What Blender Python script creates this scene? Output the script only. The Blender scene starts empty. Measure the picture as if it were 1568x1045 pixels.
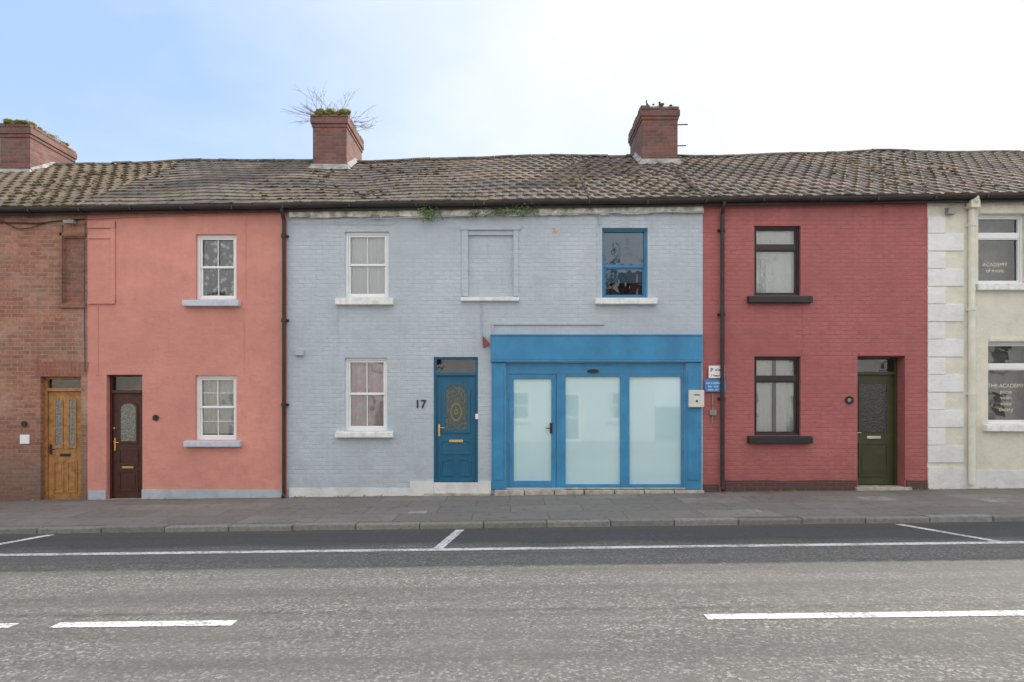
import bpy, bmesh, math, random
from mathutils import Vector, noise as mnoise
random.seed(7)
R=random.random
def U(a,b): return random.uniform(a,b)

# ------------------------------------------------------------------ measurements
D=12.0; FU=996.0; EYE=1.63
def X(u,y=0.0): return (u-784.0)*(D+y)/FU          # survey units on the facade -> metres
def Z(v,y=0.0): return EYE+(622.0-v)*(D+y)/FU
SL=0.0125
def gz(x): return SL*max(-60,min(60,x))
def ez(x): return 5.36+0.0135*x
def rz(x): return 7.53+0.0135*x+0.035*math.sin(x*0.8+1)+0.015*math.sin(x*2.3)

# ------------------------------------------------------------------ node helpers
def mk(name):
    m=bpy.data.materials.new(name); m.use_nodes=True
    nt=m.node_tree; nt.nodes.clear()
    out=nt.nodes.new('ShaderNodeOutputMaterial')
    b=nt.nodes.new('ShaderNodeBsdfPrincipled')
    nt.links.new(b.outputs[0],out.inputs[0])
    return m,nt,b,out
def nd(nt,t,ins=None,**pr):
    n=nt.nodes.new(t)
    for k,v in pr.items(): setattr(n,k,v)
    for k,v in (ins or {}).items(): st(nt,n.inputs[k],v)
    return n
def st(nt,sock,v):
    if isinstance(v,bpy.types.NodeSocket): nt.links.new(v,sock)
    else:
        if isinstance(v,tuple) and len(v)==3 and sock.type=='RGBA': v=(*v,1)
        sock.default_value=v
def mixc(nt,f,a,b,blend='MIX'):
    n=nt.nodes.new('ShaderNodeMix'); n.data_type='RGBA'; n.blend_type=blend
    st(nt,n.inputs[0],f); st(nt,n.inputs[6],a); st(nt,n.inputs[7],b)
    return n.outputs[2]
def mth(nt,op,a,b=0.0,c=None,clamp=False):
    n=nt.nodes.new('ShaderNodeMath'); n.operation=op; n.use_clamp=clamp
    st(nt,n.inputs[0],a); st(nt,n.inputs[1],b)
    if c is not None: st(nt,n.inputs[2],c)
    return n.outputs[0]
def noi(nt,vec,scale,detail=4,rough=0.55):
    return nd(nt,'ShaderNodeTexNoise',{'Vector':vec,'Scale':scale,'Detail':detail,'Roughness':rough}).outputs[0]
def mr(nt,f,a,b,c=0.0,d=1.0):
    return nd(nt,'ShaderNodeMapRange',{0:f,1:a,2:b,3:c,4:d}).outputs[0]
def objc(nt): return nd(nt,'ShaderNodeTexCoord').outputs['Object']
def vm(nt,v,s): return nd(nt,'ShaderNodeVectorMath',{0:v,1:s},operation='MULTIPLY').outputs[0]
def sep(nt,v): return nd(nt,'ShaderNodeSeparateXYZ',{0:v}).outputs
def wallvec(nt):
    s=sep(nt,objc(nt))
    return nd(nt,'ShaderNodeCombineXYZ',{0:mth(nt,'ADD',s[0],s[1]),1:s[2],2:0.0}).outputs[0], s
def bump(nt,h,strength,dist,prev=None):
    i={'Height':h,'Strength':strength,'Distance':dist}
    if prev is not None: i['Normal']=prev
    return nd(nt,'ShaderNodeBump',i).outputs[0]

def simple(name,col,rough=0.5,var=0.12,scale=6,bmp=0.0,metal=0.0,spec=0.5):
    m,nt,b,o=mk(name); v=objc(nt)
    n=noi(nt,v,scale,4,.65)
    f=mr(nt,n,.3,.7,1-var*1.2,1+var*1.2)
    st(nt,b.inputs['Base Color'],mixc(nt,1.0,col,nd(nt,'ShaderNodeCombineColor',{0:f,1:f,2:f}).outputs[0],'MULTIPLY'))
    b.inputs['Roughness'].default_value=rough
    b.inputs['Metallic'].default_value=metal
    b.inputs['Specular IOR Level'].default_value=spec
    if bmp: st(nt,b.inputs['Normal'],bump(nt,noi(nt,v,scale*9,2),bmp,.01))
    return m

def paint_wall(name,col,brickb=0.5,streak=0.25,dirtcol=(0.16,0.15,0.13),rough=0.7,patch=None,basez=0.9,basef=0.35):
    m,nt,b,o=mk(name)
    v,s=wallvec(nt); ov=objc(nt)
    big=noi(nt,ov,0.55,4,.6); med=noi(nt,ov,3.2,4,.65); fine=noi(nt,ov,48,2,.6)
    c=mixc(nt,mr(nt,big,.35,.68),tuple(x*0.88 for x in col),tuple(min(.92,x*1.11+.005) for x in col))
    c=mixc(nt,mr(nt,med,.48,.70,0,.65),c,patch or tuple(x*0.82 for x in col))
    wv=nd(nt,'ShaderNodeVectorMath',{0:v,1:vm(nt,nd(nt,'ShaderNodeTexNoise',{'Vector':ov,'Scale':2.6,'Detail':2.0}).outputs[1],(.035,.035,0))},operation='ADD').outputs[0]
    br=nd(nt,'ShaderNodeTexBrick',{'Vector':wv,'Color1':(1,1,1),'Color2':(.80,.80,.80),'Mortar':(.70,.70,.70),'Scale':1.0,'Mortar Size':.009,'Mortar Smooth':.8,'Bias':0.0,'Brick Width':.225,'Row Height':.078})
    vis=mth(nt,'MULTIPLY',mr(nt,big,.38,.58,.3,1.0),mr(nt,med,.35,.6,1.0,.4))
    c=mixc(nt,mth(nt,'MULTIPLY',vis,.34*min(1,brickb*1.6)),c,br.outputs[0],'MULTIPLY')
    sv=vm(nt,ov,(5.0,5.0,.35)); stk=mr(nt,noi(nt,sv,1.6,4,.7),.54,.8,0,streak)
    c=mixc(nt,stk,c,dirtcol)
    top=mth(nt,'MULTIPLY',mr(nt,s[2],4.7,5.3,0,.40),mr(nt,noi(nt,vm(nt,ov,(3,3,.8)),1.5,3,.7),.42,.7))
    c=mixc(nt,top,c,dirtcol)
    gr=mth(nt,'SUBTRACT',s[2],mth(nt,'MULTIPLY',s[0],SL))
    base=mth(nt,'MULTIPLY',mr(nt,gr,0.0,basez,basef,0.0),mr(nt,med,.35,.65,.3,1.0))
    c=mixc(nt,base,c,dirtcol)
    chip=mr(nt,noi(nt,ov,13,3,.7),.70,.74,0,.45)
    c=mixc(nt,chip,c,dirtcol)
    st(nt,b.inputs['Base Color'],c); b.inputs['Roughness'].default_value=rough
    b.inputs['Specular IOR Level'].default_value=.35
    hb=mth(nt,'MULTIPLY',br.outputs['Fac'],vis)
    hh=mth(nt,'ADD',mth(nt,'MULTIPLY',hb,-.0060*brickb*1.6),mth(nt,'ADD',mth(nt,'MULTIPLY',med,.034),mth(nt,'MULTIPLY',fine,.003)))
    st(nt,b.inputs['Normal'],bump(nt,hh,.85,1.0))
    return m

def brick_mat(name,c1,c2,mortar,dirt=(0.09,0.065,0.055),moss=0.0,effl=.25,basef=.6):
    m,nt,b,o=mk(name)
    v,s=wallvec(nt); ov=objc(nt)
    w=nd(nt,'ShaderNodeVectorMath',{0:v,1:vm(nt,nd(nt,'ShaderNodeTexNoise',{'Vector':ov,'Scale':3.0}).outputs[1],(.014,.014,0))},operation='ADD').outputs[0]
    br=nd(nt,'ShaderNodeTexBrick',{'Vector':w,'Color1':c1,'Color2':c2,'Mortar':mortar,'Scale':1.0,'Mortar Size':.009,'Mortar Smooth':.25,'Bias':-.1,'Brick Width':.225,'Row Height':.076})
    n=noi(nt,ov,1.1,5,.65); n2=noi(nt,ov,14,4,.7)
    c=mixc(nt,mr(nt,n2,.38,.75,0,.6),br.outputs[0],dirt)
    c=mixc(nt,mr(nt,n,.48,.7,0,effl),c,(.62,.50,.42))
    if basef:
        c=mixc(nt,mth(nt,'MULTIPLY',mr(nt,s[2],-.1,1.6,basef,0),mr(nt,n,.3,.6,.5,1)),c,dirt)
    if moss: c=mixc(nt,mr(nt,noi(nt,ov,4,5,.7),.55-moss*.2,.70,0,.6),c,(.11,.10,.06))
    st(nt,b.inputs['Base Color'],c); b.inputs['Roughness'].default_value=.88
    h=mth(nt,'ADD',mth(nt,'MULTIPLY',br.outputs['Fac'],-.009),mth(nt,'MULTIPLY',n2,.006))
    st(nt,b.inputs['Normal'],bump(nt,h,.9,1.0))
    return m

# colours
m_pink=paint_wall('pink_masonry_paint',(.70,.30,.245),.12,.16,(.42,.20,.16),basef=.25)
m_blue=paint_wall('blue_grey_masonry_paint',(.545,.605,.665),.75,.24,(.31,.33,.34),basef=.3)
m_red=paint_wall('red_masonry_paint',(.45,.145,.14),1.0,.18,(.22,.085,.08),patch=(.34,.105,.105))
m_cream=paint_wall('cream_render',(.79,.76,.64),.05,.18,(.45,.42,.33))
m_white=paint_wall('white_masonry_paint',(.87,.87,.86),.05,.16,(.42,.41,.37),basef=.4)
m_plinthblue=paint_wall('pale_blue_plinth_paint',(.50,.56,.64),.1,.3,(.28,.28,.28))
m_brick=brick_mat('red_brick',(.52,.215,.13),(.32,.125,.082),(.40,.32,.26),effl=.36,basef=.72)
m_brick2=brick_mat('red_brick_infill',(.38,.155,.10),(.25,.10,.075),(.28,.22,.18),effl=.1)
m_chim=brick_mat('chimney_brick',(.30,.105,.085),(.14,.07,.066),(.20,.17,.155),effl=.10,basef=0,moss=.2)
m_darkbrick=brick_mat('dark_red_brick',(.15,.05,.055),(.11,.04,.045),(.22,.13,.12),effl=.05)
m_trim=simple('blue_trim_paint',(.045,.255,.48),.42,.16,2.2,.2)
m_doorblue=simple('dark_blue_door_paint',(.010,.125,.23),.35,.1,3)
m_upvc=simple('white_upvc',(.88,.89,.90),.3,.03,3)
m_sillw=simple('white_sill_paint',(.84,.84,.82),.6,.16,9,.3)
m_sillb=simple('pale_blue_sill_paint',(.58,.64,.72),.6,.14,9,.3)
m_black=simple('black_paint',(.022,.020,.022),.4,.2,5)
m_brownframe=simple('dark_brown_frame',(.034,.021,.020),.4,.2,5)
m_iron=simple('cast_iron_downpipe',(.035,.028,.028),.5,.35,4,.3)
m_creampipe=simple('cream_pipe_paint',(.78,.75,.64),.5,.12,3,.2)
m_oak=simple('varnished_oak',(.40,.19,.065),.35,.35,9)
m_darkwood=simple('dark_mahogany',(.070,.022,.017),.35,.25,9)
m_green=simple('dark_green_door_paint',(.050,.056,.022),.4,.2,4)
m_gold=simple('brass',(.75,.5,.18),.25,.1,5,0,1.0)
m_steel=simple('steel',(.6,.6,.6),.3,.1,5,0,1.0)
m_stone=simple('worn_stone_step',(.46,.42,.36),.85,.35,7,.6)
m_lead=simple('lead_and_mortar_flashing',(.36,.35,.33),.8,.4,5,.6)
m_peel=simple('peeling_cream_eaves',(.53,.51,.44),.85,.6,7,.6)
m_concrete=simple('concrete',(.32,.31,.29),.9,.25,5,.4)
m_dark=simple('dark_interior',(.10,.095,.09),.9,.2,2)
m_clay=simple('clay_ridge',(.14,.12,.105),.9,.5,5,.5)
m_twig=simple('twig_bark',(.27,.20,.155),.9,.3,8)
m_bark=simple('tree_bark',(.10,.08,.065),.9,.3,5,.4)
m_signw=simple('sign_white',(.85,.85,.85),.35,.05,4)
m_goldtext=simple('gold_window_vinyl',(.80,.74,.58),.45,.05,4)
m_signb=simple('sign_blue',(.03,.24,.60),.35,.05,4)
m_redplastic=simple('red_plastic',(.30,.07,.06),.5,.25,9)
m_plastic=simple('beige_plastic',(.72,.70,.65),.4,.08,4)
m_moss=simple('moss',(.19,.18,.045),1.0,.5,9,.8)
m_mossb=simple('brown_moss',(.17,.125,.075),1.0,.5,9,.8)
m_leaf=simple('ivy_leaf',(.10,.17,.05),.6,.45,12)
m_grass=simple('grass_blades',(.26,.26,.08),.8,.4,12)
m_bluerefl=simple('blue_reflection_panel',(.030,.18,.30),.5,.25,1.5)  # blue of the sky reflected in the window, put into a panel's colour
m_arch=brick_mat('arch_brick',(.43,.17,.11),(.37,.14,.10),(.43,.17,.11),effl=.2,basef=0)

def glass_mat():
    m=bpy.data.materials.new('window_glass'); m.use_nodes=True; nt=m.node_tree; nt.nodes.clear()
    out=nt.nodes.new('ShaderNodeOutputMaterial')
    ov=objc(nt)
    nrm=bump(nt,noi(nt,ov,2.2,2,.5),.10,.05)
    fr=nd(nt,'ShaderNodeFresnel',{'IOR':1.95})
    gl=nd(nt,'ShaderNodeBsdfGlossy',{'Color':(1,1,1,1),'Roughness':.015,'Normal':nrm})
    tr=nd(nt,'ShaderNodeBsdfTransparent',{'Color':(.97,.99,.99,1)})
    mx=nd(nt,'ShaderNodeMixShader',{0:fr.outputs[0],1:tr.outputs[0],2:gl.outputs[0]})
    nt.links.new(mx.outputs[0],out.inputs[0]); return m
m_glass=glass_mat()
def frosted():
    m,nt,b,o=mk('frosted_privacy_film_glass'); ov=objc(nt)
    n=noi(nt,ov,.9,3,.5)
    st(nt,b.inputs['Base Color'],mixc(nt,mr(nt,n,.3,.7),(.50,.74,.79),(.58,.80,.84)))
    b.inputs['Roughness'].default_value=.5
    b.inputs['Coat Weight'].default_value=1.0; b.inputs['Coat Roughness'].default_value=.03; b.inputs['Coat IOR'].default_value=2.0
    return m
m_frost=frosted()
def obscure(name,col):
    m,nt,b,o=mk(name); ov=objc(nt)
    vo=nd(nt,'ShaderNodeTexVoronoi',{'Vector':ov,'Scale':38.0})
    st(nt,b.inputs['Base Color'],mixc(nt,mr(nt,vo.outputs[0],0,.6),col,tuple(c*.35 for c in col)))
    b.inputs['Roughness'].default_value=.12; b.inputs['Specular IOR Level'].default_value=.9
    st(nt,b.inputs['Normal'],bump(nt,vo.outputs[0],.4,.01)); return m
m_obs=obscure('obscured_door_glass',(.40,.40,.36)); m_obsd=obscure('dark_door_glass',(.05,.055,.05)); m_obsb=obscure('blue_door_glass',(.15,.20,.18))
def curtain_mat(name,col,lace,pst=.35,pcol=None,sc=16.0):
    m=bpy.data.materials.new(name); m.use_nodes=True; nt=m.node_tree; nt.nodes.clear()
    out=nt.nodes.new('ShaderNodeOutputMaterial'); ov=objc(nt)
    vo=nd(nt,'ShaderNodeTexVoronoi',{'Vector':ov,'Scale':sc},feature='SMOOTH_F1')
    n=noi(nt,ov,sc*.6,3,.6)
    pat=mr(nt,mth(nt,'MULTIPLY',vo.outputs[0],mth(nt,'ADD',n,.5)),.22,.42,0,1)
    c=mixc(nt,mth(nt,'MULTIPLY',pat,pst),col,pcol or tuple(x*.6 for x in col))
    df=nd(nt,'ShaderNodeBsdfDiffuse',{'Color':c}); tl=nd(nt,'ShaderNodeBsdfTranslucent',{'Color':c})
    a=nd(nt,'ShaderNodeMixShader',{0:.05,1:df.outputs[0],2:tl.outputs[0]})
    if lace:
        tr=nd(nt,'ShaderNodeBsdfTransparent')
        mx=nd(nt,'ShaderNodeMixShader',{0:mth(nt,'MULTIPLY',pat,lace),1:a.outputs[0],2:tr.outputs[0]})
        nt.links.new(mx.outputs[0],out.inputs[0])
    else: nt.links.new(a.outputs[0],out.inputs[0])
    return m
m_net=curtain_mat('net_curtain',(.93,.94,.93),0,.10)
m_lace=curtain_mat('lace_curtain',(.88,.92,.91),.8,.2,None,11.0)
m_floral=curtain_mat('floral_curtain',(.95,.92,.92),.0,.5,(.82,.56,.60),9.0)
m_blind=curtain_mat('white_blind',(.94,.95,.95),.0,.0)

def roof_mat(name,ca,cb,mossamt,mossc,mv=.6,drk=.6):
    m,nt,b,o=mk(name); ov=objc(nt)
    rnd=nd(nt,'ShaderNodeNewGeometry').outputs['Random Per Island']
    c=mixc(nt,rnd,ca,cb)
    n=noi(nt,ov,1.1,5,.7); n2=noi(nt,ov,8,4,.75); n3=noi(nt,ov,30,3,.7)
    c=mixc(nt,mr(nt,n2,.42,.62,0,mv),c,mossc)
    c=mixc(nt,mth(nt,'MULTIPLY',mr(nt,n,.60-mossamt,.70-mossamt*.6,0,.85),mr(nt,n3,.35,.6)),c,(.17,.135,.045))
    c=mixc(nt,mr(nt,n3,.60,.74,0,.45),c,(.38,.35,.32))
    c=mixc(nt,mr(nt,noi(nt,vm(nt,ov,(.6,1.6,1.6)),.6,4,.65),.45,.58,0,drk),c,(.075,.068,.067))
    st(nt,b.inputs['Base Color'],c); b.inputs['Roughness'].default_value=.9
    st(nt,b.inputs['Normal'],bump(nt,n3,.9,.015)); return m
m_slate=roof_mat('weathered_slate',(.125,.112,.105),(.21,.185,.168),.08,(.21,.145,.09),.68,.62)
m_tile=roof_mat('weathered_concrete_tile',(.14,.12,.108),(.225,.188,.165),.09,(.225,.145,.085),.72,.62)
m_tilem=roof_mat('mossy_tile',(.13,.105,.09),(.20,.155,.125),.17,(.18,.12,.05),.75,.5)

def asphalt():
    m,nt,b,o=mk('worn_asphalt'); ov=objc(nt); s=sep(nt,ov)
    vo=nd(nt,'ShaderNodeTexVoronoi',{'Vector':ov,'Scale':55.0})
    vr=sep(nt,vo.outputs[1])[0]
    n=noi(nt,ov,.45,5,.6); n2=noi(nt,ov,5.5,5,.75); n3=noi(nt,ov,26,4,.8)
    c=mixc(nt,mr(nt,n3,.36,.66),(.090,.087,.082),(.205,.197,.183))
    c=mixc(nt,mr(nt,vr,.74,.96,0,.72),c,(.40,.38,.35))
    c=mixc(nt,mr(nt,vr,.0,.2,.55,0),c,(.045,.045,.045))
    c=mixc(nt,mr(nt,n,.42,.62,0,.5),c,(.165,.160,.15))
    c=mixc(nt,mr(nt,n2,.50,.68,0,.40),c,(.085,.083,.08))
    strip=noi(nt,vm(nt,ov,(.10,2.6,0)),1.0,4,.6)
    c=mixc(nt,mr(nt,strip,.45,.60,0,.50),c,(.090,.087,.083))
    # tyre-polished bands either side of the lane centre
    tw=mth(nt,'ABSOLUTE',mth(nt,'SUBTRACT',mth(nt,'ABSOLUTE',mth(nt,'ADD',s[1],5.5)),.55))
    c=mixc(nt,mth(nt,'MULTIPLY',mr(nt,tw,.0,.35,.30,0),mr(nt,n2,.3,.6)),c,(.085,.082,.078))
    wob=mth(nt,'ADD',s[1],mr(nt,noi(nt,vm(nt,ov,(.5,.5,0)),1.0,4,.6),0,1,-.35,.35))
    c=mixc(nt,mr(nt,wob,-4.0,-3.7,0,.78),c,(.050,.053,.058))
    c=mixc(nt,mth(nt,'MULTIPLY',mr(nt,mth(nt,'ADD',s[1],mth(nt,'MULTIPLY',n2,.4)),-2.75,-2.5,0,.7),mr(nt,n,.35,.55)),c,(.12,.105,.08))
    jn=mth(nt,'ABSOLUTE',mth(nt,'ADD',mth(nt,'ADD',s[1],6.55),mr(nt,noi(nt,vm(nt,ov,(1.4,1.4,0)),1,4,.7),0,1,-.12,.12)))
    c=mixc(nt,mth(nt,'MULTIPLY',mr(nt,jn,.0,.07,.7,0),mr(nt,n2,.35,.6)),c,(.06,.055,.05))
    st(nt,b.inputs['Base Color'],c)
    b.inputs['Roughness'].default_value=.88
    st(nt,b.inputs['Normal'],bump(nt,mth(nt,'ADD',mth(nt,'MULTIPLY',vr,.004),mth(nt,'MULTIPLY',n3,.009)),.6,1.0)); return m
m_asph=asphalt()
def line_mat():
    m,nt,b,o=mk('worn_road_paint'); ov=objc(nt)
    n=noi(nt,ov,26,5,.8); n2=noi(nt,ov,3,4,.6)
    f=mr(nt,mth(nt,'ADD',n,mth(nt,'MULTIPLY',n2,.4)),.66,.80,0,.85)
    st(nt,b.inputs['Base Color'],mixc(nt,f,(.80,.80,.77),(.16,.155,.15))); b.inputs['Roughness'].default_value=.7
    st(nt,b.inputs['Normal'],bump(nt,n,.4,.005)); return m
m_line=line_mat()
def pave_mat():
    m,nt,b,o=mk('concrete_paving'); ov=objc(nt)
    v=nd(nt,'ShaderNodeVectorMath',{0:ov,1:vm(nt,nd(nt,'ShaderNodeTexNoise',{'Vector':ov,'Scale':1.2}).outputs[1],(.05,.05,0))},operation='ADD').outputs[0]
    br=nd(nt,'ShaderNodeTexBrick',{'Vector':v,'Color1':(.27,.245,.225),'Color2':(.17,.155,.145),'Mortar':(.075,.07,.055),'Scale':1.0,'Mortar Size':.010,'Mortar Smooth':.5,'Bias':0.0,'Brick Width':1.15,'Row Height':.62})
    n=noi(nt,ov,1.2,5,.7); n2=noi(nt,ov,34,4,.8)
    c=mixc(nt,mr(nt,n,.38,.62,0,.6),br.outputs[0],(.15,.138,.128))
    c=mixc(nt,mr(nt,n2,.35,.7,0,.5),c,(.32,.295,.27))
    c=mixc(nt,mr(nt,noi(nt,ov,7,3,.6),.56,.7,0,.5),c,(.085,.08,.075))
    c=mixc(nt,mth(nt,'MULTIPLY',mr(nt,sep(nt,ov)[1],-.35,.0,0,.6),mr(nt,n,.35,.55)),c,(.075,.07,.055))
    st(nt,b.inputs['Base Color'],c); b.inputs['Roughness'].default_value=.85
    st(nt,b.inputs['Normal'],bump(nt,mth(nt,'ADD',mth(nt,'MULTIPLY',br.outputs['Fac'],-.006),mth(nt,'MULTIPLY',n2,.003)),.8,1.0)); return m
m_pave=pave_mat()
def kerb_mat():
    m,nt,b,o=mk('kerb_stone'); ov=objc(nt)
    rnd=nd(nt,'ShaderNodeNewGeometry').outputs['Random Per Island']
    c=mixc(nt,rnd,(.24,.225,.205),(.34,.325,.30)); n=noi(nt,ov,16,5,.8)
    c=mixc(nt,mr(nt,n,.4,.66,0,.7),c,(.14,.135,.125))
    st(nt,b.inputs['Base Color'],c); b.inputs['Roughness'].default_value=.85
    st(nt,b.inputs['Normal'],bump(nt,n,.5,.012)); return m
m_kerb=kerb_mat()
m_ground=simple('earth_and_grass',(.09,.10,.05),.95,.4,.5,.3)

# ------------------------------------------------------------------ mesh helpers
bmi=bmesh.new(); bmesh.ops.create_icosphere(bmi,subdivisions=2,radius=1)
ICOV=[v.co.copy() for v in bmi.verts]; ICOF=[[v.index for v in f.verts] for f in bmi.faces]; bmi.free()
class P:
    def __init__(s): s.v=[];s.f=[];s.m=[]
    def add(s,vs,fs,mi=0):
        o=len(s.v); s.v+= [tuple(v) for v in vs]; s.f+=[[i+o for i in f] for f in fs]; s.m+=[mi]*len(fs)
    def hexa(s,x0,x1,y0,y1,b0,b1,t0,t1,mi=0):
        s.add([(x0,y0,b0),(x1,y0,b1),(x1,y1,b1),(x0,y1,b0),(x0,y0,t0),(x1,y0,t1),(x1,y1,t1),(x0,y1,t0)],
              [[0,3,2,1],[4,5,6,7],[0,1,5,4],[1,2,6,5],[2,3,7,6],[3,0,4,7]],mi)
    def box(s,x0,x1,y0,y1,z0,z1,mi=0): s.hexa(x0,x1,y0,y1,z0,z0,z1,z1,mi)
    def quad(s,a,b,c,d,mi=0): s.add([a,b,c,d],[[0,1,2,3]],mi)
    def tube(s,pts,r,n=8,mi=0,r1=None):
        pts=[Vector(p) for p in pts]; vs=[];fs=[]
        for i,p in enumerate(pts):
            d=(pts[min(i+1,len(pts)-1)]-pts[max(i-1,0)]).normalized()
            up=Vector((0,1,0)) if abs(d.y)<.9 else Vector((1,0,0))
            a=d.cross(up).normalized(); b=d.cross(a)
            rr=r if r1 is None else r+(r1-r)*i/(len(pts)-1)
            for k in range(n):
                t=2*math.pi*k/n; vs.append(p+a*math.cos(t)*rr+b*math.sin(t)*rr)
        for i in range(len(pts)-1):
            for k in range(n): fs.append([i*n+k,i*n+(k+1)%n,(i+1)*n+(k+1)%n,(i+1)*n+k])
        fs.append(list(range(n))[::-1]); fs.append([(len(pts)-1)*n+k for k in range(n)])
        s.add(vs,fs,mi)
    def prism(s,pts,y0,y1,mi=0):
        n=len(pts); vs=[(x,y0,z) for x,z in pts]+[(x,y1,z) for x,z in pts]
        s.add(vs,[list(range(n)),[n+i for i in range(n)][::-1]]+[[i,i+n,(i+1)%n+n,(i+1)%n] for i in range(n)],mi)
    def ring(s,o,i,y0,y1,mi=0):
        n=len(o); vs=[(x,y0,z) for x,z in o]+[(x,y0,z) for x,z in i]+[(x,y1,z) for x,z in o]+[(x,y1,z) for x,z in i]
        fs=[]
        for k in range(n):
            j=(k+1)%n; fs+=[[k,j,n+j,n+k],[k,2*n+k,2*n+j,j],[n+k,n+j,3*n+j,3*n+k]]
        s.add(vs,fs,mi)
    def blob(s,c,rx,ry,rz_,mi=0,j=.25):
        o=Vector((R()*50,R()*50,R()*50))
        s.add([(c[0]+v.x*rx*(1+j*mnoise.noise(v*2+o)*2),c[1]+v.y*ry*(1+j*mnoise.noise(v*2+o)*2),c[2]+v.z*rz_*(1+j*mnoise.noise(v*2+o)*2)) for v in ICOV],ICOF,mi)
    def make(s,name,parent,mats,bevel=0,smooth=False,fixn=True):
        me=bpy.data.meshes.new(name); me.from_pydata(s.v,[],s.f); 
        if not isinstance(mats,(list,tuple)): mats=[mats]
        for m in mats: me.materials.append(m)
        me.polygons.foreach_set('material_index',s.m)
        if fixn and len(s.f)<20000:
            bm=bmesh.new(); bm.from_mesh(me); bmesh.ops.recalc_face_normals(bm,faces=bm.faces); bm.to_mesh(me); bm.free()
        if smooth: me.polygons.foreach_set('use_smooth',[True]*len(me.polygons))
        me.update()
        ob=bpy.data.objects.new(name,me); bpy.context.scene.collection.objects.link(ob)
        if parent: ob.parent=parent
        if bevel:
            b=ob.modifiers.new('b','BEVEL'); b.width=bevel; b.segments=2; b.limit_method='ANGLE'
        return ob
def arch(xc,w,z0,z1,n=12,rise=None):
    r=w/2; rise=rise or r; pts=[(xc-r,z0),(xc+r,z0)]
    for k in range(n+1):
        t=math.pi*k/n; pts.append((xc+r*math.cos(t),z1-rise+rise*math.sin(t)))
    return pts
def ell(xc,zc,rx,rz2,n=20): return [(xc+rx*math.cos(2*math.pi*k/n),zc+rz2*math.sin(2*math.pi*k/n)) for k in range(n)]
def empty(name):
    e=bpy.data.objects.new(name,None); bpy.context.scene.collection.objects.link(e); e.empty_display_size=.5; return e

def wall(parent,name,x0,x1,ztop,mat,holes,zb=-.6,y=0.0,sgn=1):
    p=P(); xs=sorted(set([x0,x1]+[h[0] for h in holes]+[h[1] for h in holes])); zmax=99
    zs=sorted(set([zb,zmax]+[h[2] for h in holes]+[h[3] for h in holes]))
    for a,b in zip(xs,xs[1:]):
        for c,d in zip(zs,zs[1:]):
            mx=(a+b)/2; mz=(c+d)/2 if d<zmax else c+.01
            if any(h[0]<mx<h[1] and h[2]<mz<h[3] for h in holes): continue
            da=ztop(a) if d==zmax else d; db=ztop(b) if d==zmax else d
            p.quad((a,y,c),(b,y,c),(b,y,db),(a,y,da))
    for h in holes:
        a,b,c,d,dep=h[:5]; yy=y+sgn*(dep+.08)
        p.quad((a,y,c),(a,yy,c),(a,yy,d),(a,y,d)); p.quad((b,y,c),(b,y,d),(b,yy,d),(b,yy,c))
        p.quad((a,y,d),(a,yy,d),(b,yy,d),(b,y,d)); p.quad((a,y,c),(b,y,c),(b,yy,c),(a,yy,c))
    ob=p.make(name,parent,mat,fixn=False); return ob

def curtain(parent,x0,x1,z0,z1,y,mat,amp=.018,fold=.09,gap=0,hem=0):
    p=P(); ph=R()*6
    segs=[(x0,x1)] if not gap else [(x0,(x0+x1)/2-gap/2),((x0+x1)/2+gap/2,x1)]
    for (a,b) in segs:
        n=max(6,int((b-a)/.012)); rows=5; vs=[];fs=[]
        for r in range(rows):
            t=r/(rows-1)
            for k in range(n+1):
                x=a+(b-a)*k/n
                yy=y+amp*math.sin(x/fold*6.28+ph+1.3*math.sin(x*11+ph)+.5*math.sin(x*9+t))*(0.7+.5*t)+.003*math.sin(x*60)
                vs.append((x,yy,z1-(z1-z0-hem)*t))
        for r in range(rows-1):
            for k in range(n): i=r*(n+1)+k; fs.append([i,i+1,i+n+2,i+n+1])
        p.add(vs,fs)
    return p.make('curtain',parent,mat,smooth=True,fixn=False)

def ringbox(p,x0,x1,z0,z1,w,y0,y1,mi=0,wb=None):
    wb=wb or w
    p.box(x0,x0+w,y0,y1,z0,z1,mi); p.box(x1-w,x1,y0,y1,z0,z1,mi)
    p.box(x0+w,x1-w,y0+.001,y1-.001,z1-w,z1,mi); p.box(x0+w,x1-w,y0+.001,y1-.001,z0,z0+wb,mi)

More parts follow.
